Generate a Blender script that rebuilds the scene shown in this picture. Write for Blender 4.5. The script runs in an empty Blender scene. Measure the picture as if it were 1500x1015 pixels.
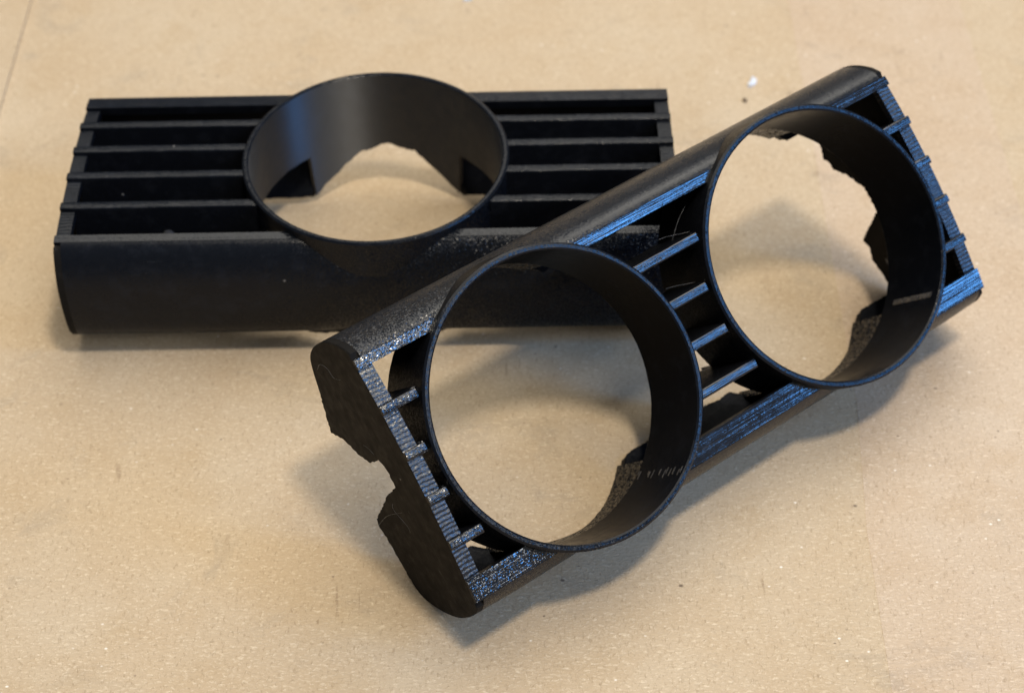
import bpy, math, random
from mathutils import Matrix, Vector

# ---------------------------------------------------------------- scene, camera, light
S = bpy.context.scene
C = S.collection
MM = 0.001

cam_d = bpy.data.cameras.new('camera')
cam = bpy.data.objects.new('camera', cam_d); C.objects.link(cam)
right = Vector((0.99985732, -0.00809985, -0.01482363))
down = Vector((-0.01622063, -0.70535504, -0.70866859))
fwd = Vector((-0.00471581, 0.70880792, -0.70538578))
cpos = Vector((30.573, -282.065, 277.565)) * MM
cam.matrix_world = Matrix(((right.x, -down.x, -fwd.x, cpos.x), (right.y, -down.y, -fwd.y, cpos.y),
                           (right.z, -down.z, -fwd.z, cpos.z), (0, 0, 0, 1)))
cam_d.sensor_width = 36.0
cam_d.lens = 36.0 * 2724.85 / 1500.0
cam_d.clip_start = 0.01; cam_d.clip_end = 20.0
cam_d.dof.use_dof = True
cam_d.dof.focus_distance = 0.336
cam_d.dof.aperture_fstop = 20.0
S.camera = cam
S.cycles.max_bounces = 6; S.cycles.diffuse_bounces = 3; S.cycles.glossy_bounces = 3

S.view_settings.view_transform = 'Standard'
S.view_settings.look = 'None'
S.view_settings.gamma = 1.0
S.view_settings.use_curve_mapping = False
S.view_settings.exposure = 0.35

W_ = bpy.data.worlds.new('World'); S.world = W_
W_.use_nodes = True
bg = W_.node_tree.nodes['Background']
bg.inputs[0].default_value = (0.92, 0.95, 1.0, 1)
bg.inputs[1].default_value = 0.12

CEN = Vector((0.035, -0.01, 0.02))
def lamp(name, d, dist, size, power, col, size_y=None, shape=None):
    l = bpy.data.lights.new(name, 'AREA')
    l.energy = power; l.color = col; l.size = size
    l.shape = shape or ('RECTANGLE' if size_y else 'DISK')
    if size_y: l.size_y = size_y
    o = bpy.data.objects.new(name, l); C.objects.link(o)
    v = Vector(d).normalized()
    o.location = CEN + v * dist
    o.rotation_euler = v.to_track_quat('Z', 'Y').to_euler()
    return o
def azel(az, el):
    a, e = math.radians(az), math.radians(el)
    return (math.cos(a) * math.cos(e), math.sin(a) * math.cos(e), math.sin(e))
lamp('ceiling_lamp', (0.17, -0.20, 1.0), 1.1, 0.125, 6.1, (1.0, 0.90, 0.75))
lamp('ceiling_panel', (0.05, 0.40, 1.0), 1.0, 1.10, 7.2, (1.0, 0.95, 0.85))
lamp('doorway_light', azel(-48, 40), 1.6, 1.25, 6.4, (0.92, 0.96, 1.0), 0.20)
lamp('window_light', azel(-13, 32), 1.5, 0.19, 8.6, (0.10, 0.39, 1.0), 1.0)
lamp('rear_ceiling_lamp', (0.20, 0.85, 0.66), 1.5, 1.0, 2.4, (1.0, 0.95, 0.88))

# ---------------------------------------------------------------- materials
def newmat(name):
    m = bpy.data.materials.new(name); m.use_nodes = True
    nt = m.node_tree
    return m, nt, nt.nodes['Principled BSDF']
def nd(nt, typ, **kw):
    n = nt.nodes.new(typ)
    for k, v in kw.items(): setattr(n, k, v)
    return n
def coords(nt, scale=(1, 1, 1), rot=(0, 0, 0)):
    tc = nd(nt, 'ShaderNodeTexCoord'); mp = nd(nt, 'ShaderNodeMapping')
    mp.inputs['Scale'].default_value = scale; mp.inputs['Rotation'].default_value = rot
    nt.links.new(tc.outputs['Object'], mp.inputs['Vector'])
    return mp.outputs['Vector']
def noise(nt, vec, scale, detail=2.0, rough=0.5, dist=0.0):
    n = nd(nt, 'ShaderNodeTexNoise')
    n.inputs['Scale'].default_value = scale; n.inputs['Detail'].default_value = detail
    n.inputs['Roughness'].default_value = rough; n.inputs['Distortion'].default_value = dist
    nt.links.new(vec, n.inputs['Vector']); return n.outputs['Fac']
def ramp(nt, fac, stops):
    r = nd(nt, 'ShaderNodeValToRGB'); e = r.color_ramp.elements
    e[0].position, e[1].position = stops[0][0], stops[-1][0]
    e[0].color, e[1].color = stops[0][1], stops[-1][1]
    for p, c in stops[1:-1]:
        x = e.new(p); x.color = c
    nt.links.new(fac, r.inputs['Fac']); return r.outputs['Color']
def g(v): return (v, v, v, 1)
def bump(nt, h, strength, dist, prev=None):
    b = nd(nt, 'ShaderNodeBump'); b.inputs['Strength'].default_value = strength
    b.inputs['Distance'].default_value = dist
    nt.links.new(h, b.inputs['Height'])
    if prev is not None: nt.links.new(prev, b.inputs['Normal'])
    return b.outputs['Normal']
def mixc(nt, a, b, fac, mode='MIX'):
    m = nd(nt, 'ShaderNodeMix', data_type='RGBA', blend_type=mode)
    for sock, v in ((m.inputs['Factor'], fac), (m.inputs['A'], a), (m.inputs['B'], b)):
        if hasattr(v, 'is_linked') or hasattr(v, 'links'): nt.links.new(v, sock)
        else: sock.default_value = v
    return m.outputs['Result']

def plastic(name, base=(0.011, 0.0115, 0.013, 1), rough=(0.30, 0.50), grain=0.0, grain_scale=2300, lines=None,
            line_strength=0.0, line_dist=0.0001, scratches=False, aniso=0.0, facets=0.0, facet_scale=2300, spec=0.45, patch=None, ridges=0.0, scuffs=False):
    m, nt, b = newmat(name)
    v = coords(nt)
    dust = noise(nt, v, 260, 4, 0.65)
    col = mixc(nt, base, (base[0] * 2.1, base[1] * 2.0, base[2] * 1.9, 1), ramp(nt, dust, ((0.5, g(0)), (0.78, g(1)))))
    # dust motes and nicks
    vo = nd(nt, 'ShaderNodeTexVoronoi'); vo.inputs['Scale'].default_value = 210
    nt.links.new(v, vo.inputs['Vector'])
    gate = noise(nt, v, 60, 1)
    mote = nd(nt, 'ShaderNodeMath', operation='MULTIPLY')
    nt.links.new(ramp(nt, vo.outputs['Distance'], ((0.035, g(1)), (0.07, g(0)))), mote.inputs[0])
    nt.links.new(ramp(nt, gate, ((0.56, g(0)), (0.60, g(1)))), mote.inputs[1])
    col = mixc(nt, col, (0.20, 0.19, 0.18, 1), mote.outputs[0])
    if scratches:
        sv = coords(nt, (1, 0.16, 1), (0.7, 0.2, 0.5))
        sc = noise(nt, sv, 700, 3, 0.7, 2.0)
        col = mixc(nt, col, (0.055, 0.052, 0.048, 1), ramp(nt, sc, ((0.66, g(0)), (0.76, g(1)))))
    if scuffs:
        s1 = noise(nt, coords(nt, (0.35, 1, 1.6), (0.3, 0.5, 0.2)), 420, 4, 0.7, 3.0)
        s2 = noise(nt, v, 55, 2)
        mu = nd(nt, 'ShaderNodeMath', operation='MULTIPLY')
        nt.links.new(ramp(nt, s1, ((0.62, g(0)), (0.70, g(0.7)))), mu.inputs[0])
        nt.links.new(ramp(nt, s2, ((0.57, g(0)), (0.64, g(1)))), mu.inputs[1])
        col = mixc(nt, col, (0.075, 0.078, 0.085, 1), mu.outputs[0])
    nt.links.new(col, b.inputs['Base Color'])
    rn = noise(nt, v, 520, 3)
    rr = nd(nt, 'ShaderNodeMapRange'); rr.inputs['From Min'].default_value = 0.3; rr.inputs['From Max'].default_value = 0.7
    rr.inputs['To Min'].default_value = rough[0]; rr.inputs['To Max'].default_value = rough[1]
    nt.links.new(rn, rr.inputs['Value']); nt.links.new(rr.outputs['Result'], b.inputs['Roughness'])
    nrm = None
    if ridges:
        wv = nd(nt, 'ShaderNodeTexWave', bands_direction='Y'); wv.inputs['Scale'].default_value = 370
        wv.inputs['Distortion'].default_value = 3.4; wv.inputs['Detail'].default_value = 3.0; wv.inputs['Detail Scale'].default_value = 0.8
        nt.links.new(v, wv.inputs['Vector'])
        nrm = bump(nt, wv.outputs['Fac'], ridges, 0.00016)
    if lines:
        lv = coords(nt, lines)
        nrm = bump(nt, noise(nt, lv, 1.0, 2.0, 0.6), line_strength, line_dist, nrm)
    if grain:
        nrm = bump(nt, noise(nt, v, grain_scale, 2.0, 0.6), grain, 0.00012, nrm)
    if facets:
        vf = nd(nt, 'ShaderNodeTexVoronoi'); vf.inputs['Scale'].default_value = facet_scale
        nt.links.new(v, vf.inputs['Vector'])
        sub = nd(nt, 'ShaderNodeVectorMath', operation='SUBTRACT'); sub.inputs[1].default_value = (0.5, 0.5, 0.5)
        nt.links.new(vf.outputs['Color'], sub.inputs[0])
        scl = nd(nt, 'ShaderNodeVectorMath', operation='SCALE'); scl.inputs['Scale'].default_value = facets
        nt.links.new(sub.outputs[0], scl.inputs[0])
        if patch:   # rougher print finish over part of the length: (x0, x1, low)
            sx = nd(nt, 'ShaderNodeSeparateXYZ'); nt.links.new(v, sx.inputs[0])
            wob = nd(nt, 'ShaderNodeMath', operation='MULTIPLY_ADD'); wob.inputs[1].default_value = 0.03
            nt.links.new(noise(nt, v, 90, 3), wob.inputs[0]); nt.links.new(sx.outputs['X'], wob.inputs[2])
            mr = nd(nt, 'ShaderNodeMapRange', clamp=True)
            mr.inputs['From Min'].default_value = patch[0] * MM + 0.015; mr.inputs['From Max'].default_value = patch[1] * MM + 0.015
            mr.inputs['To Min'].default_value = patch[2]; mr.inputs['To Max'].default_value = facets
            nt.links.new(wob.outputs[0], mr.inputs['Value']); nt.links.new(mr.outputs['Result'], scl.inputs['Scale'])
        add = nd(nt, 'ShaderNodeVectorMath', operation='ADD')
        nt.links.new(scl.outputs[0], add.inputs[0])
        if nrm is None:
            geo = nd(nt, 'ShaderNodeNewGeometry'); nrm = geo.outputs['Normal']
        nt.links.new(nrm, add.inputs[1])
        nz = nd(nt, 'ShaderNodeVectorMath', operation='NORMALIZE'); nt.links.new(add.outputs[0], nz.inputs[0])
        nrm = nz.outputs[0]
    if nrm is not None: nt.links.new(nrm, b.inputs['Normal'])
    b.inputs['Specular IOR Level'].default_value = spec
    if aniso:
        b.inputs['Anisotropic'].default_value = aniso
        b.inputs['Anisotropic Rotation'].default_value = 0.25
        t = nd(nt, 'ShaderNodeTangent', direction_type='RADIAL', axis='Z')
        nt.links.new(t.outputs['Tangent'], b.inputs['Tangent'])
    b.inputs['IOR'].default_value = 1.5
    return m

DEEP = (0.0042, 0.0055, 0.0085, 1)
def finish(tag_, patch, tube, k, kw, low):
    return dict(
        wall=plastic('black_grainy_plastic' + tag_, base=DEEP, rough=(0.26, 0.36), lines=(60, 60, 3800), line_strength=0.2, facets=0.75, facet_scale=4600, spec=kw, patch=patch, scuffs=True),
        face=plastic('black_ridged_plastic' + tag_, base=DEEP, rough=(0.11, 0.20), lines=(35, 1900, 300), line_strength=0.55, line_dist=0.0002, facets=0.34, facet_scale=5200, spec=k, patch=(patch[0], patch[1], low)),
        border=plastic('black_stepped_plastic' + tag_, base=DEEP, rough=(0.28, 0.38), ridges=0.45, facets=0.36, facet_scale=5200, spec=0.75 * k, patch=patch),
        slat=plastic('black_slat_plastic' + tag_, base=DEEP, rough=(0.13, 0.22), lines=(35, 2600, 2600), line_strength=0.9, line_dist=0.00018, facets=0.45, facet_scale=4600, spec=0.7 * k, patch=(patch[0], patch[1], low * 1.6)),
        rim=plastic('black_rim_plastic' + tag_, base=DEEP, rough=(0.16, 0.28), lines=(1200, 1200, 900), line_strength=0.5, line_dist=0.0001, facets=0.16, facet_scale=4600, spec=0.17 if tag_ == '_leaning' else 0.12),
        inner=plastic('black_inner_plastic' + tag_, base=(0.004, 0.0045, 0.006, 1), rough=(0.3, 0.42), lines=(45, 45, 3000), line_strength=0.25, facets=0.2, facet_scale=4600, spec=0.06),
        rough=plastic('black_torn_plastic' + tag_, base=(0.007, 0.0075, 0.009, 1), rough=(0.2, 0.32), facets=0.9, facet_scale=2600, spec=0.22),
        tube=plastic('black_smooth_plastic' + tag_, base=(0.0034, 0.0043, 0.0066, 1), lines=(70, 70, 2600), **tube))
M_A = finish('_flat', (-24, 6, 0.12), dict(rough=(0.46, 0.54), line_strength=0.4, spec=1.0, aniso=0.98), 0.3, 0.17, 0.14)
M_A['rough'] = M_A['tube']; M_A['outer'] = M_A['wall']
M_B = finish('_leaning', (5, 55, 0.17), dict(rough=(0.16, 0.26), line_strength=0.16, spec=0.012), 1.0, 0.42, 0.06)
M_B['outer'] = M_B['inner']
M_CAP = plastic('black_matte_plastic', base=(0.0095, 0.0088, 0.0083, 1), rough=(0.5, 0.7), lines=(60, 60, 3000), line_strength=0.3, scratches=True, spec=0.06)
M_SEAM = plastic('glossy_seam_plastic', base=(0.030, 0.031, 0.035, 1), rough=(0.25, 0.4), facets=0.3, spec=0.6)
M_NOW = M_A

def simple(name, col, rough):
    m, nt, b = newmat(name)
    v = coords(nt)
    c = mixc(nt, col, tuple(x * 0.7 for x in col[:3]) + (1,), noise(nt, v, 900, 2))
    nt.links.new(c, b.inputs['Base Color']); b.inputs['Roughness'].default_value = rough
    return m
M_THREAD = simple('pale_thread', (0.20, 0.20, 0.21, 1), 0.4)
M_FLAKE = simple('white_paper_flake', (0.72, 0.76, 0.82, 1), 0.6)

def cardboard(name, tint=(1, 1, 1), rough=0.8):
    m, nt, b = newmat(name)
    v = coords(nt)
    def t(r, gg, bb): return (r * tint[0], gg * tint[1], bb * tint[2], 1)
    base, light, dark = t(0.458, 0.346, 0.222), t(0.64, 0.525, 0.37), t(0.27, 0.19, 0.11)
    big = noise(nt, v, 22, 4, 0.62)
    c = mixc(nt, base, t(0.50, 0.405, 0.285), ramp(nt, big, ((0.40, g(0)), (0.70, g(0.8)))))
    c = mixc(nt, c, t(0.42, 0.305, 0.18), ramp(nt, noise(nt, v, 75, 3, 0.6), ((0.52, g(0)), (0.75, g(0.55)))))
    sm = noise(nt, coords(nt, (1, 1.4, 1), (0, 0, 0.9)), 34, 5, 0.7, 1.2)
    c = mixc(nt, c, t(0.33, 0.265, 0.19), ramp(nt, sm, ((0.57, g(0)), (0.74, g(0.6)))))
    # short pressed-in scratches
    sk = noise(nt, coords(nt, (1.0, 0.12, 1), (0, 0, -0.35)), 330, 2, 0.5, 1.0)
    sg = noise(nt, v, 48, 1)
    mk = nd(nt, 'ShaderNodeMath', operation='MULTIPLY')
    nt.links.new(ramp(nt, sk, ((0.68, g(0)), (0.74, g(0.55)))), mk.inputs[0])
    nt.links.new(ramp(nt, sg, ((0.56, g(0)), (0.62, g(1)))), mk.inputs[1])
    c = mixc(nt, c, t(0.27, 0.19, 0.12), mk.outputs[0])
    fib = noise(nt, coords(nt, (1, 2.2, 1), (0, 0, 0.25)), 900, 3, 0.7, 0.8)
    c = mixc(nt, c, light, ramp(nt, fib, ((0.53, g(0)), (0.70, g(0.8)))))
    fib2 = noise(nt, coords(nt, (2.2, 1, 1), (0, 0, -0.5)), 800, 3, 0.7, 0.8)
    c = mixc(nt, c, dark, ramp(nt, fib2, ((0.55, g(0)), (0.74, g(0.7)))))
    for k, (sc, gs, col, lim) in enumerate(((170, 37, (0.10, 0.07, 0.05, 1), 0.58), (300, 90, (0.13, 0.09, 0.065, 1), 0.60), (260, 71, (0.85, 0.79, 0.68, 1), 0.56))):
        vo = nd(nt, 'ShaderNodeTexVoronoi'); vo.inputs['Scale'].default_value = sc
        nt.links.new(coords(nt, (1, 1.3, 1), (0, 0, k * 0.7)), vo.inputs['Vector'])
        gate = noise(nt, v, gs, 2)
        mu = nd(nt, 'ShaderNodeMath', operation='MULTIPLY')
        nt.links.new(ramp(nt, vo.outputs['Distance'], ((0.04, g(0.8)), (0.10, g(0)))), mu.inputs[0])
        nt.links.new(ramp(nt, gate, ((lim, g(0)), (lim + 0.03, g(1)))), mu.inputs[1])
        c = mixc(nt, c, col, mu.outputs[0])
    nt.links.new(c, b.inputs['Base Color'])
    b.inputs['Roughness'].default_value = rough
    n1 = bump(nt, big, 0.10, 0.002)
    n2 = bump(nt, fib, 0.8, 0.0003, n1)
    nt.links.new(n2, b.inputs['Normal'])
    b.inputs['Specular IOR Level'].default_value = 0.2
    return m
M_CARD = cardboard('kraft_cardboard')
M_TAPE = cardboard('kraft_cardboard_under_tape', (1.02, 1.01, 1.06), 0.5)

# ---------------------------------------------------------------- helpers
def mesh(name, verts, faces, mats, parent=None, fmat=None, smooth=None, scale=MM):
    me = bpy.data.meshes.new(name)
    me.from_pydata([tuple(c * scale for c in v) for v in verts], [], faces)
    for m in (mats if isinstance(mats, (list, tuple)) else [mats]): me.materials.append(m)
    if fmat:
        for p, i in zip(me.polygons, fmat): p.material_index = i
    me.update()
    import bmesh
    bm = bmesh.new(); bm.from_mesh(me)
    bmesh.ops.recalc_face_normals(bm, faces=bm.faces)
    bm.to_mesh(me); bm.free()
    if smooth is not None:
        me.shade_smooth()
        me.set_sharp_from_angle(angle=math.radians(smooth))
    o = bpy.data.objects.new(name, me); C.objects.link(o)
    if parent is not None: o.parent = parent
    return o

def interp(P, t):
    t = max(0.0, min(1.0, t)) * (len(P) - 1)
    i = min(int(t), len(P) - 2); f = t - i
    return tuple(a + (b - a) * f for a, b in zip(P[i], P[i + 1]))
def smooth_poly(P, n):
    """Catmull-Rom through the points, resampled evenly by arc length"""
    Q = [P[0]] + list(P) + [P[-1]]
    out = []
    for i in range(1, len(Q) - 2):
        for k in range(12):
            t = k / 12
            out.append(tuple(0.5 * (2 * b + (c - a) * t + (2 * a - 5 * b + 4 * c - d) * t * t + (3 * b - a - 3 * c + d) * t ** 3)
                             for a, b, c, d in zip(Q[i - 1], Q[i], Q[i + 1], Q[i + 2])))
    out.append(P[-1])
    L = [0.0]
    for a, b in zip(out, out[1:]): L.append(L[-1] + math.dist(a, b))
    res = []
    j = 0
    for i in range(n):
        s = L[-1] * i / (n - 1)
        while j < len(L) - 2 and L[j + 1] < s: j += 1
        f = (s - L[j]) / max(1e-9, L[j + 1] - L[j])
        res.append(tuple(a + (b - a) * f for a, b in zip(out[j], out[j + 1])))
    return res
class Jag:
    def __init__(self, seed):
        r = random.Random(seed)
        self.t = [[r.uniform(-1, 1) for _ in range(512)] for _ in range(3)]
    def __call__(self, x):
        s = 0
        for k, (f, a) in enumerate(((0.12, 0.55), (0.45, 0.3), (1.7, 0.22))):
            u = x * f + 100; i = int(math.floor(u)); w = u - i
            s += a * (self.t[k][i % 512] * (1 - w) + self.t[k][(i + 1) % 512] * w)
        return s

# ---------------------------------------------------------------- the vent panel
WID = 47.7          # face width (y)
YC = 23.7           # ring centre line
CROWN = 1.83        # crown of the curved face
RI, RO, RC = 26.7, 28.0, 27.35
SLAT_Y = (10.05, 19.0, 27.6, 36.4)
NAR_IN, WIDE_IN = 1.9, 43.4
def zf(y): return 4 * CROWN * (y / WID) * (1 - y / WID)
def zrim(y): return 2.54 + 0.0194 * (y - YC)

WIDE = [(47.7, 0), (48.8, -1.1), (50.1, -3.7), (50.9, -8.5), (50.9, -13), (49.5, -19), (46.9, -24.3), (44.0, -26.0)]
WIDE_A = [(47.7, 0), (48.8, -1.1), (50.1, -3.7), (50.9, -8.5), (51.1, -13), (50.5, -17), (49.2, -21), (47.0, -24.8), (45.0, -27.4)]
WIDE_B = [(47.7, 0), (48.8, -1.1), (50.3, -3.7), (51.2, -8.5), (51.4, -13), (51.0, -19), (49.3, -21.7), (46.9, -24.2), (44.0, -26.0)]
NAR_B = [(0, 0), (-1.2, -0.5), (-2.6, -2.4), (-4.1, -6.1), (-4.8, -10.1), (-4.5, -15.5), (-3.3, -19.1), (-1.0, -21.2), (3.2, -23.4)]
NAR_A = [(0, 0), (-1.0, -0.6), (-2.5, -2.6), (-4.1, -6.3), (-4.8, -10.1), (-4.8, -16.0), (-3.9, -21.3), (-1.5, -24.4), (2.5, -26.5)]
BACK_L = [(8.6, -26.7), (11.9, -28.3), (13.5, -23.8), (16.8, -20.2), (19.0, -16.5), (18.6, -11.8), (21.0, -10.0), (24.4, -10.4),
          (25.9, -16.7), (30.2, -27.5), (31.9, -28.4), (34.3, -27.4), (39.8, -26.8), (43.9, -26.0)]
BACK_R = [(6.8, -26.6), (10.5, -28.2), (11.8, -28.4), (12.6, -27.2), (14.4, -27.0), (16.7, -23.2), (20.3, -19.8), (25.9, -19.4), (31.1, -28.3),
          (33.0, -27.2), (36.1, -28.1), (41.3, -26.6), (43.9, -26.0)]

def half(x, xs, R):
    h = -1.0
    for xc in xs:
        d = abs(x - xc)
        if d < R: h = max(h, math.sqrt(R * R - d * d))
    return h

def side_wall(parent, prof, sign, L, xs, seed, jamp, end_prof=None, name='side_wall'):
    """long curved wall, bored through by the gauge cylinders; sign -1 narrow side, +1 wide side"""
    NT = 56
    P = P0 = smooth_poly(prof, 200)
    PE = smooth_poly(end_prof or prof, 200)
    nrm = []
    for i in range(200):
        a, b = P[max(0, i - 1)], P[min(199, i + 1)]
        ty, tz = b[0] - a[0], b[1] - a[1]; l = math.hypot(ty, tz) or 1
        n = (tz / l, -ty / l)
        nrm.append(n)
    # inward normal points towards the centre line / upwards on the underside
    mid = nrm[70]
    if (mid[0] * sign) > 0: nrm = [(-a, -b) for a, b in nrm]
    jag = Jag(seed)
    xe = L - 1.5
    nx = 330
    verts, faces, fm = [], [], []
    rows = []
    for i in range(nx + 1):
        x = -xe + 2 * xe * i / nx
        h = half(x, xs, RC)
        f = max(0.0, min(1.0, (abs(x) - (xe - 9)) / 9)); f = f * f * (3 - 2 * f)
        P = [(a[0] + (b[0] - a[0]) * f, a[1] + (b[1] - a[1]) * f) for a, b in zip(P0, PE)]
        t0, t1 = 0, 199
        cut = 199 - int(max(0, (0.5 + jag(x)) * jamp / 28 * 199))
        t1 = cut
        if h > 0:
            h = min(h, max(abs(q[0] - YC) for q in P) - 0.02)
            k0 = next(k for k in range(200) if abs(P[k][0] - YC) > h); k1 = k0
            while k1 + 1 < 200 and abs(P[k1 + 1][0] - YC) > h: k1 += 1
            t0, t1 = k0, max(k0 + 0.01, min(k1, cut))
        row_o, row_i = [], []
        for j in range(NT):
            u = t0 + (t1 - t0) * j / (NT - 1)
            k = min(int(u), 198); f = u - k
            y = P[k][0] * (1 - f) + P[k + 1][0] * f; z = P[k][1] * (1 - f) + P[k + 1][1] * f
            ny = nrm[k][0] * (1 - f) + nrm[k + 1][0] * f; nz = nrm[k][1] * (1 - f) + nrm[k + 1][1] * f
            row_o.append((x, y, z))
            yi, zi = y + ny * 1.5, min(z + nz * 1.5, -0.7 if j == 0 else -0.5)
            if h > 0:
                if sign < 0: yi = min(yi, max(y, -1e9) if YC - h < y else YC - h)
                else: yi = max(yi, YC + h if YC + h > y else min(y, YC + h))
                if sign < 0: yi = max(yi, y)
                else: yi = min(yi, y)
            row_i.append((x, yi, zi))
        rows.append(row_o + row_i[::-1])
    n = 2 * NT
    for r in rows: verts += r
    for i in range(nx):
        for j in range(n):
            a = i * n + j; b = i * n + (j + 1) % n
            faces.append((a, b, b + n, a + n)); fm.append(0 if j < NT - 1 else 1)
    faces.append(tuple(range(n))); faces.append(tuple(nx * n + j for j in range(n))); fm += [1, 1]
    return mesh(name, verts, faces, [M_NOW['wall'], M_NOW['inner']], parent, fm, smooth=40)

def rail(parent, ya, yb, sign, L, xs):
    """flat strip of the face along one long edge, interrupted by the rings"""
    segs, cur = [], []
    xe = L - 0.01; nx = 260
    for i in range(nx + 1):
        x = -xe + 2 * xe * i / nx
        h = half(x, xs, RC)
        lo, hi = ya, yb
        if h > 0:
            if sign < 0: hi = min(hi, YC - h)
            else: lo = max(lo, YC + h)
        if hi - lo > 0.02: cur.append((x, lo, hi))
        else:
            if len(cur) > 1: segs.append(cur)
            cur = []
    if len(cur) > 1: segs.append(cur)
    out = []
    for s in segs:
        verts, faces, fm = [], [], []
        K = 5; n = 2 * K
        for x, lo, hi in s:
            ys = [lo + (hi - lo) * k / (K - 1) for k in range(K)]
            verts += [(x, y, zf(y) + 0.04) for y in ys] + [(x, y, zf(y) - 2.0) for y in reversed(ys)]
        for i in range(len(s) - 1):
            for j in range(n):
                a = i * n + j; b = i * n + (j + 1) % n
                faces.append((a, b, b + n, a + n)); fm.append(0 if j < K - 1 else 1)
        faces.append(tuple(range(n))); faces.append(tuple((len(s) - 1) * n + j for j in range(n))); fm += [1, 1]
        out.append(mesh('rail', verts, faces, [M_NOW['face'], M_NOW['inner']], parent, fm, smooth=35))
    return out

def end_border(parent, L, s):
    ys = [0.3 + (WID - 0.6) * k / 40 for k in range(41)]
    x0, x1 = s * (L - 3.0), s * (L - 0.08)
    verts, faces = [], []
    for y in ys:
        z = zf(y) - 0.7
        verts += [(x0, y, z), (x1, y, z), (x1, y, z - 1.6), (x0, y, z - 1.6)]
    for i in range(40):
        for j in range(4):
            a = i * 4 + j; b = i * 4 + (j + 1) % 4
            faces.append((a, b, b + 4, a + 4))
    faces += [(0, 1, 2, 3), tuple(160 + j for j in range(4))]
    return mesh('end_border', verts, faces, M_NOW['border'], parent, smooth=35)

def end_cap(parent, L, s, nar, back, seed):
    J = Jag(seed)
    top = [(0.15 + (WID - 0.3) * k / 24, 0) for k in range(25)]
    top = [(y, zf(y) - 0.8) for y, _ in top]
    wide = smooth_poly([(y - 0.03, z) for y, z in WIDE[1:]], 26)
    nr = smooth_poly([(y + 0.03, z) for y, z in nar[1:]], 26)
    bk = []
    B = [nr[-1]] + back
    rnd = random.Random(seed)
    for a, b in zip(B, B[1:]):
        n = max(2, int(math.dist(a, b) / 0.55))
        for k in range(n):
            f = (k + 1) / n
            bk.append((a[0] + (b[0] - a[0]) * f + rnd.uniform(-.16, .16), a[1] + (b[1] - a[1]) * f + rnd.uniform(-.22, .22)))
    bk = bk[:-1]
    loop = top + wide + bk[::-1] + nr[::-1]
    x0, x1 = s * (L - 1.6), s * L
    n = len(loop)
    xm = s * (L - 0.25)
    cy, cz = 24, -9
    def shr(p): return (p[0] + (cy - p[0]) * 0.006, p[1] + (cz - p[1]) * 0.012)
    verts = [(x0, y, z) for y, z in loop] + [(xm, y, z) for y, z in loop] + [(x1,) + shr(p) for p in loop]
    faces = []
    for r in (0, 1):
        for i in range(n):
            j = (i + 1) % n
            faces.append((r * n + i, r * n + j, (r + 1) * n + j, (r + 1) * n + i))
    faces.append(tuple(range(n))); faces.append(tuple(2 * n + i for i in range(n)))
    return mesh('end_cap', verts, faces, M_CAP, parent, smooth=30)

def slat(parent, y, xa, xb, enda, endb, L, gap=0.0, hw=0.92):
    """blade with a rounded top; runs over the end border where it reaches an end"""
    verts, faces, fm = [], [], []
    def bar(x0, x1, w, ztop, zbot):
        prof = [(-w, zbot), (-w, ztop - 0.28), (-w * 0.93, ztop - 0.08), (-w * 0.76, ztop), (w * 0.76, ztop), (w * 0.93, ztop - 0.08), (w, ztop - 0.28), (w, zbot)]
        o = len(verts); n = len(prof)
        NX = max(2, int(abs(x1 - x0) / 2))
        r = random.Random(int(y * 100 + x0 * 10))
        for i in range(NX + 1):
            x = x0 + (x1 - x0) * i / NX
            dz = r.uniform(-.04, .04); dy = r.uniform(-.03, .03)
            sag = (4 * i * (NX - i) / NX ** 2) * 4.6 if y > 36 and zbot < -10 else 0
            verts.extend((x, y + dy + a, b + dz if b > zbot else b - sag) for a, b in prof)
        for i in range(NX):
            for j in range(n):
                a = o + i * n + j; b = o + i * n + (j + 1) % n
                faces.append((a, b, b + n, a + n)); fm.append(1 if j in (0, 6, 7) else 0)
        faces.append(tuple(o + j for j in range(n))); faces.append(tuple(o + NX * n + j for j in range(n))); fm.extend((1, 1))
    z = zf(y) + 0.15
    bar(xa + (2.4 if enda else gap), xb - (2.4 if endb else 0), hw, z, -14.9)
    if gap and not enda: bar(xa, xa + gap + 0.5, hw - 0.02, z - 3.0, -14.8)
    if enda: bar(xa + 0.02, xa + 2.9, hw - 0.06, z - 0.03, z - 1.7)
    if endb: bar(xb - 2.9, xb - 0.02, hw - 0.06, z - 0.03, z - 1.7)
    return mesh('slat', verts, faces, [M_NOW['slat'], M_NOW['inner']], parent, fm, smooth=50)

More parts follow.
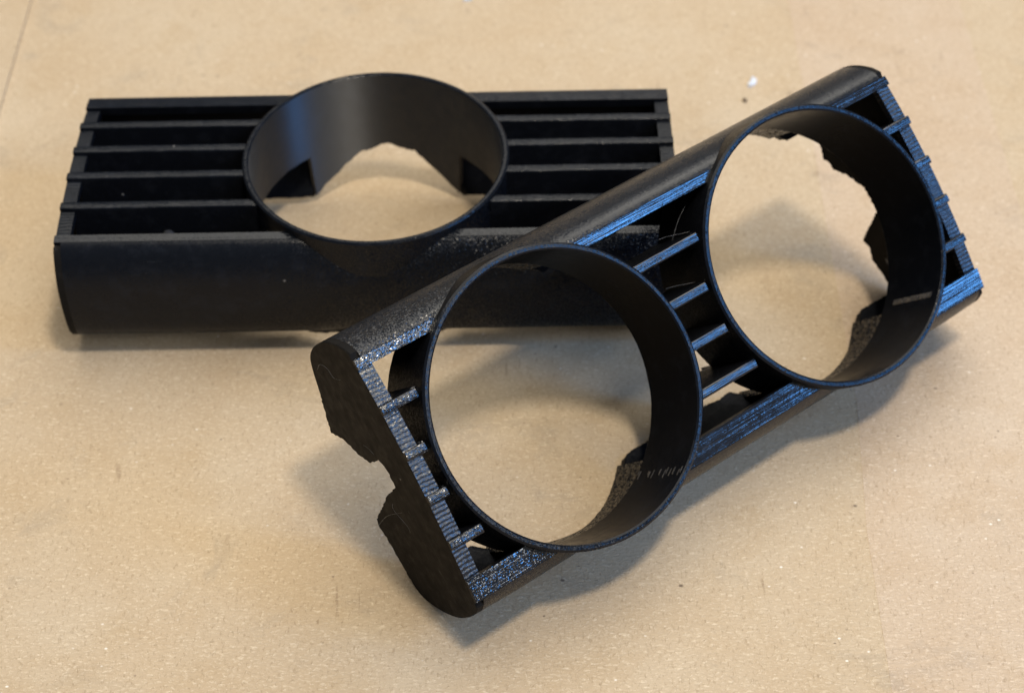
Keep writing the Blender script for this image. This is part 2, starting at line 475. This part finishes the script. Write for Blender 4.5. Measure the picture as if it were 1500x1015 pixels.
def gauge_ring(parent, xc, nar, wide, seed, name='gauge_ring'):
    """bored cylinder: thin free tube, deeper where it is cut into the side walls"""
    N = 288
    PN = smooth_poly(nar, 200); PW = smooth_poly(wide, 200)
    J = Jag(seed)
    def depth(th):
        s = math.sin(th); y = YC + RC * s
        d = -15.2 + 0.35 * J(th * 18)
        if wide is WIDE_A and s > 0: d -= 2.4 * (1 - math.exp(-((math.degrees(th) - 90) / 9) ** 2)) * max(0, 1 - ((math.degrees(th) - 90) / 34) ** 2) + 0.7 * max(0, 1 - ((math.degrees(th) - 90) / 34) ** 2)
        best = d
        if y > 45.3:
            ks = [k for k in range(200) if PW[k][0] > y]
            if ks: best = min(best, PW[ks[-1]][1])
        if y < 1.4:
            ks = [k for k in range(200) if PN[k][0] < y]
            if ks: best = min(best, PN[ks[-1]][1])
        if best < -15.8: best += (0.9 if wide is WIDE_A else 0.45) * J(th * 40 + 7)
        return best
    verts, faces, fm = [], [], []
    NI = 18
    for i in range(N):
        th = 2 * math.pi * i / N
        c, s = math.cos(th), math.sin(th)
        d = depth(th)
        def pt(R, z): return (R * c, R * s, z)
        zt = zrim(YC + RC * s)
        dm = max(d, -15.2)
        inner = [d + (dm - d) * k / 5 for k in range(5)] + [dm + (zt - 0.25 - dm) * k / (NI - 6) for k in range(NI - 5)]
        col = [pt(RI, z) for z in inner]
        col += [pt(RI + 0.32, zt), pt(RO - 0.4, zt), pt(RO, zt - 0.35)]
        for k in range(5):
            f = (k + 1) / 5
            col.append(pt(RO, zt - 0.35 + (d - zt + 0.35) * f))
        verts += col
    n = NI + 3 + 5
    for i in range(N):
        for j in range(n):
            a = i * n + j; b = i * n + (j + 1) % n; i2 = ((i + 1) % N) * n
            faces.append((a, b, i2 + (j + 1) % n, i2 + j))
            fm.append(3 if j < 5 or j == n - 1 else 0 if j < NI - 1 else 2 if j <= NI + 1 else 1)
    o = mesh(name, verts, faces, [M_NOW['tube'], M_NOW['outer'], M_NOW['rim'], M_NOW['rough']], parent, fm, smooth=35)
    o.location = Vector((xc, YC, 0)) * MM
    return o

def print_seam(ring, deg, z0, z1, w, seed, n, thick, fill):
    """raised marks where each printed layer starts, on the inside of the ring"""
    r = random.Random(seed); verts, faces = [], []
    for k in range(n):
        z = z0 + (z1 - z0) * (k + 0.5) / n
        if r.random() > fill: continue
        a = math.radians(deg) + r.uniform(-.15, .15) * (0.15 if fill > 0.9 else 1) * w / RI
        ww = w * (r.uniform(0.92, 1.0) if fill > 0.9 else r.uniform(0.4, 1.0)) / RI / 2
        hz = abs(z1 - z0) / n * (0.5 if fill > 0.9 else 0.22)
        o = len(verts)
        tk = thick * (r.uniform(0.85, 1.0) if fill > 0.9 else r.uniform(0.4, 1.0))
        for aa, rr in ((a - ww, RI + 0.1), (a - ww * .6, RI - tk), (a + ww * .6, RI - tk), (a + ww, RI + 0.1)):
            for zz in (z - hz, z + hz):
                verts.append((rr * math.cos(aa), rr * math.sin(aa), zz))
        for j in range(3):
            faces.append((o + 2 * j, o + 2 * j + 1, o + 2 * j + 3, o + 2 * j + 2))
        faces += [(o, o + 2, o + 4, o + 6), (o + 1, o + 7, o + 5, o + 3), (o, o + 6, o + 7, o + 1)]
    return mesh('print_seam', verts, faces, M_SEAM, ring)

def thread(parent, pts, r=0.024):
    """a hair of stray filament"""
    P = smooth_poly(pts, 14) if len(pts) > 2 else [interp(pts, i / 13) for i in range(14)]
    rnd = random.Random(len(pts) * 7 + int(pts[0][0] * 10))
    verts, faces = [], []
    for i, p in enumerate(P):
        rr = r * rnd.uniform(0.6, 1.5)
        for k in range(5):
            a = 2 * math.pi * k / 5
            verts.append((p[0] + rr * math.cos(a), p[1] + rr * math.sin(a) * 0.7, p[2] + rr * math.sin(a)))
    for i in range(len(P) - 1):
        for k in range(5):
            a = i * 5 + k; b = i * 5 + (k + 1) % 5
            faces.append((a, b, b + 5, a + 5))
    return mesh('stray_thread', verts, faces, M_THREAD, parent)

def cross_rod(parent, x, z, y0, y1, r):
    verts, faces = [], []
    n = 12
    ys = [y0, y1]
    for y in ys:
        for k in range(n):
            a = 2 * math.pi * k / n
            verts.append((x + r * math.cos(a), y, z + r * math.sin(a)))
    for k in range(n): faces.append((k, (k + 1) % n, n + (k + 1) % n, n + k))
    faces += [tuple(range(n)), tuple(range(n, 2 * n))]
    return mesh('cross_rod', verts, faces, M_SEAM, parent, smooth=40)

def vent(name, L, xs, nar, wide, seed, jn, jw):
    root = bpy.data.objects.new(name, None); C.objects.link(root)
    root.empty_display_size = 0.02
    side_wall(root, nar, -1, L, xs, seed + 1, jn)
    side_wall(root, wide, 1, L, xs, seed + 2, jw, WIDE)
    rail(root, 0.06, NAR_IN, -1, L, xs)
    rail(root, WIDE_IN, WID - 0.06, 1, L, xs)
    for s in (-1, 1):
        end_border(root, L, s)
        end_cap(root, L, s, nar, BACK_L if s > 0 else BACK_R, seed + 5 + s)
    for y in SLAT_Y:
        cuts = []
        for xc in sorted(xs):
            h = math.sqrt(RC ** 2 - (y - YC) ** 2); cuts.append((xc - h, xc + h))
        edges = [-L] + [v for c in cuts for v in c] + [L]
        for k in range(0, len(edges), 2):
            a, b = edges[k], edges[k + 1]
            if b - a > 0.8: slat(root, y, a, b, k == 0, k + 2 == len(edges), L, min(1.6, (b - a) * 0.3) if len(xs) > 1 else 0.4, 0.92 if len(xs) > 1 else 1.08)
    rings = [gauge_ring(root, xc, nar, wide, seed + 20 + i) for i, xc in enumerate(xs)]
    return root, rings

# ---------------------------------------------------------------- the surface
def sheet(name, pts, z0, z1, mat, nsub=1):
    n = len(pts)
    verts = [(x, y, z0) for x, y in pts] + [(x, y, z1) for x, y in pts]
    faces = [tuple(range(n)), tuple(range(n, 2 * n))] + [(i, (i + 1) % n, n + (i + 1) % n, n + i) for i in range(n)]
    return mesh(name, verts, faces, mat)
table = sheet('table_surface', [(-420, -380), (480, -380), (480, 520), (-420, 520)], -4.0, 0.0, M_CARD)
table['kind'] = 'structure'
flap = sheet('cardboard_flap', [(-420, -380), (-91.0, -380), (-95.8, 128), (-99.5, 520), (-420, 520)], 0.02, 1.1, M_CARD)
tape = sheet('packing_tape', [(89.5, -380), (140.5, -380), (147, 300), (104, 300), (99.1, -21), (96.3, -55)], 0.01, 0.05, M_TAPE)

def tag(o, label, cat, group=None):
    o['label'] = label; o['category'] = cat
    if group: o['group'] = group
    return o

tag(flap, 'thin kraft cardboard flap edge at the far left of the surface', 'cardboard')
tag(tape, 'wide clear packing tape strip stuck on the cardboard at the right', 'tape')
def flake(name, x, y, w, h, rz, mat, label, cat, group=None):
    r = random.Random(int(x * 10))
    n = 9; top = []
    for k in range(n):
        a = 2 * math.pi * k / n; q = r.uniform(0.6, 1.0)
        top.append((w * q * math.cos(a), h * q * math.sin(a)))
    c, sn = math.cos(rz), math.sin(rz)
    top = [(x + a * c - b * sn, y + a * sn + b * c) for a, b in top]
    verts = [(a, b, 0.02) for a, b in top] + [(a, b, 0.5 + r.uniform(-.25, .5)) for a, b in top] + [(x, y, 0.95)]
    faces = [(i, (i + 1) % n, n + (i + 1) % n, n + i) for i in range(n)] + [(n + i, n + (i + 1) % n, 2 * n) for i in range(n)] + [tuple(range(n))]
    return tag(mesh(name, verts, faces, mat), label, cat, group)
flake('paper_flake', 88.4, 87.0, 1.1, 2.2, -0.35, M_FLAKE, 'small bluish white paper flake on the cardboard, between the two panels', 'flake')
flake('paper_flake', 18.2, 125.0, 1.6, 1.0, 0.4, M_FLAKE, 'small pale flake at the top edge, behind the ring of the flat panel', 'flake')
flake('dirt_crumb', 86.0, 79.9, 0.75, 0.6, 0.2, simple('brown_crumb', (0.20, 0.15, 0.10, 1), 0.9), 'tiny brown crumb just in front of the bluish white flake', 'crumb')

# ---------------------------------------------------------------- single-gauge panel lying flat
A, ra = vent('gauge_panel', 63.6, [0.74], NAR_A, WIDE_A, 10, 0.0, 0.3)
A.matrix_world = Matrix.Translation(Vector((0, 0, 28.5)) * MM)
tag(A, 'black printed grille panel with one round gauge ring, lying flat on the cardboard', 'gauge panel')
for x in (-42.2, 42.6): cross_rod(A, x, -6.2, 2.0, 45.0, 1.3)

# ---------------------------------------------------------------- twin-gauge panel leaning on it
M_NOW = M_B
B, rb = vent('gauge_panel', 64.5, [31.87, -33.02], NAR_B, WIDE_B, 40, 0.7, 0.6)
R3 = ((-0.79912065, 0.42937057, 0.42076965), (-0.60114301, -0.56401032, -0.56614436), (-0.0057673, -0.70536039, 0.70882541))
bt = (53.195, -17.440, 50.415)
B.matrix_world = Matrix(((*R3[0], bt[0] * MM), (*R3[1], bt[1] * MM), (*R3[2], bt[2] * MM), (0, 0, 0, 1)))
tag(B, 'black printed grille panel with two round gauge rings, tilted and leaning on the flat one', 'gauge panel')
print_seam(rb[1], 133.5, -12.0, 0.6, 1.5, 3, 26, 0.12, 1.0)
print_seam(rb[0], 122.0, -15.0, 2.2, 2.4, 8, 26, 0.14, 0.36)
thread(B, [(-11.67, 4.16, -4), (-9.0, 5.8, -4), (-7.45, 7.1, -4), (-5.5, 8.9, -4)])
thread(B, [(-2.6, 7.4, -3.2), (-4.27, 7.63, -3), (-7.2, 8.4, -3), (-10.9, 9.3, -3)], 0.026)
thread(B, [(0.9, 16.2, -3), (-1.4, 16.7, -3), (-5.6, 17.9, -3)], 0.026)
thread(B, [(64.95, -0.4, -17.4), (65.1, -1.2, -14.7), (65.0, -0.2, -12.6), (64.95, 1.9, -11.8), (65.0, 2.6, -9.0)], 0.02)
thread(B, [(64.9, 31.6, -27.9), (65.3, 29.7, -20.7), (65.2, 29.2, -17.2), (64.95, 29.1, -12.1)], 0.022)
thread(B, [(64.95, 27.2, -14.1), (65.05, 28.3, -15), (65.02, 31.9, -12.4), (64.95, 33.2, -13)], 0.02)
thread(B, [(64.95, 15.3, -14), (65.02, 15.9, -12.3), (64.95, 17.4, -11.2)], 0.02)
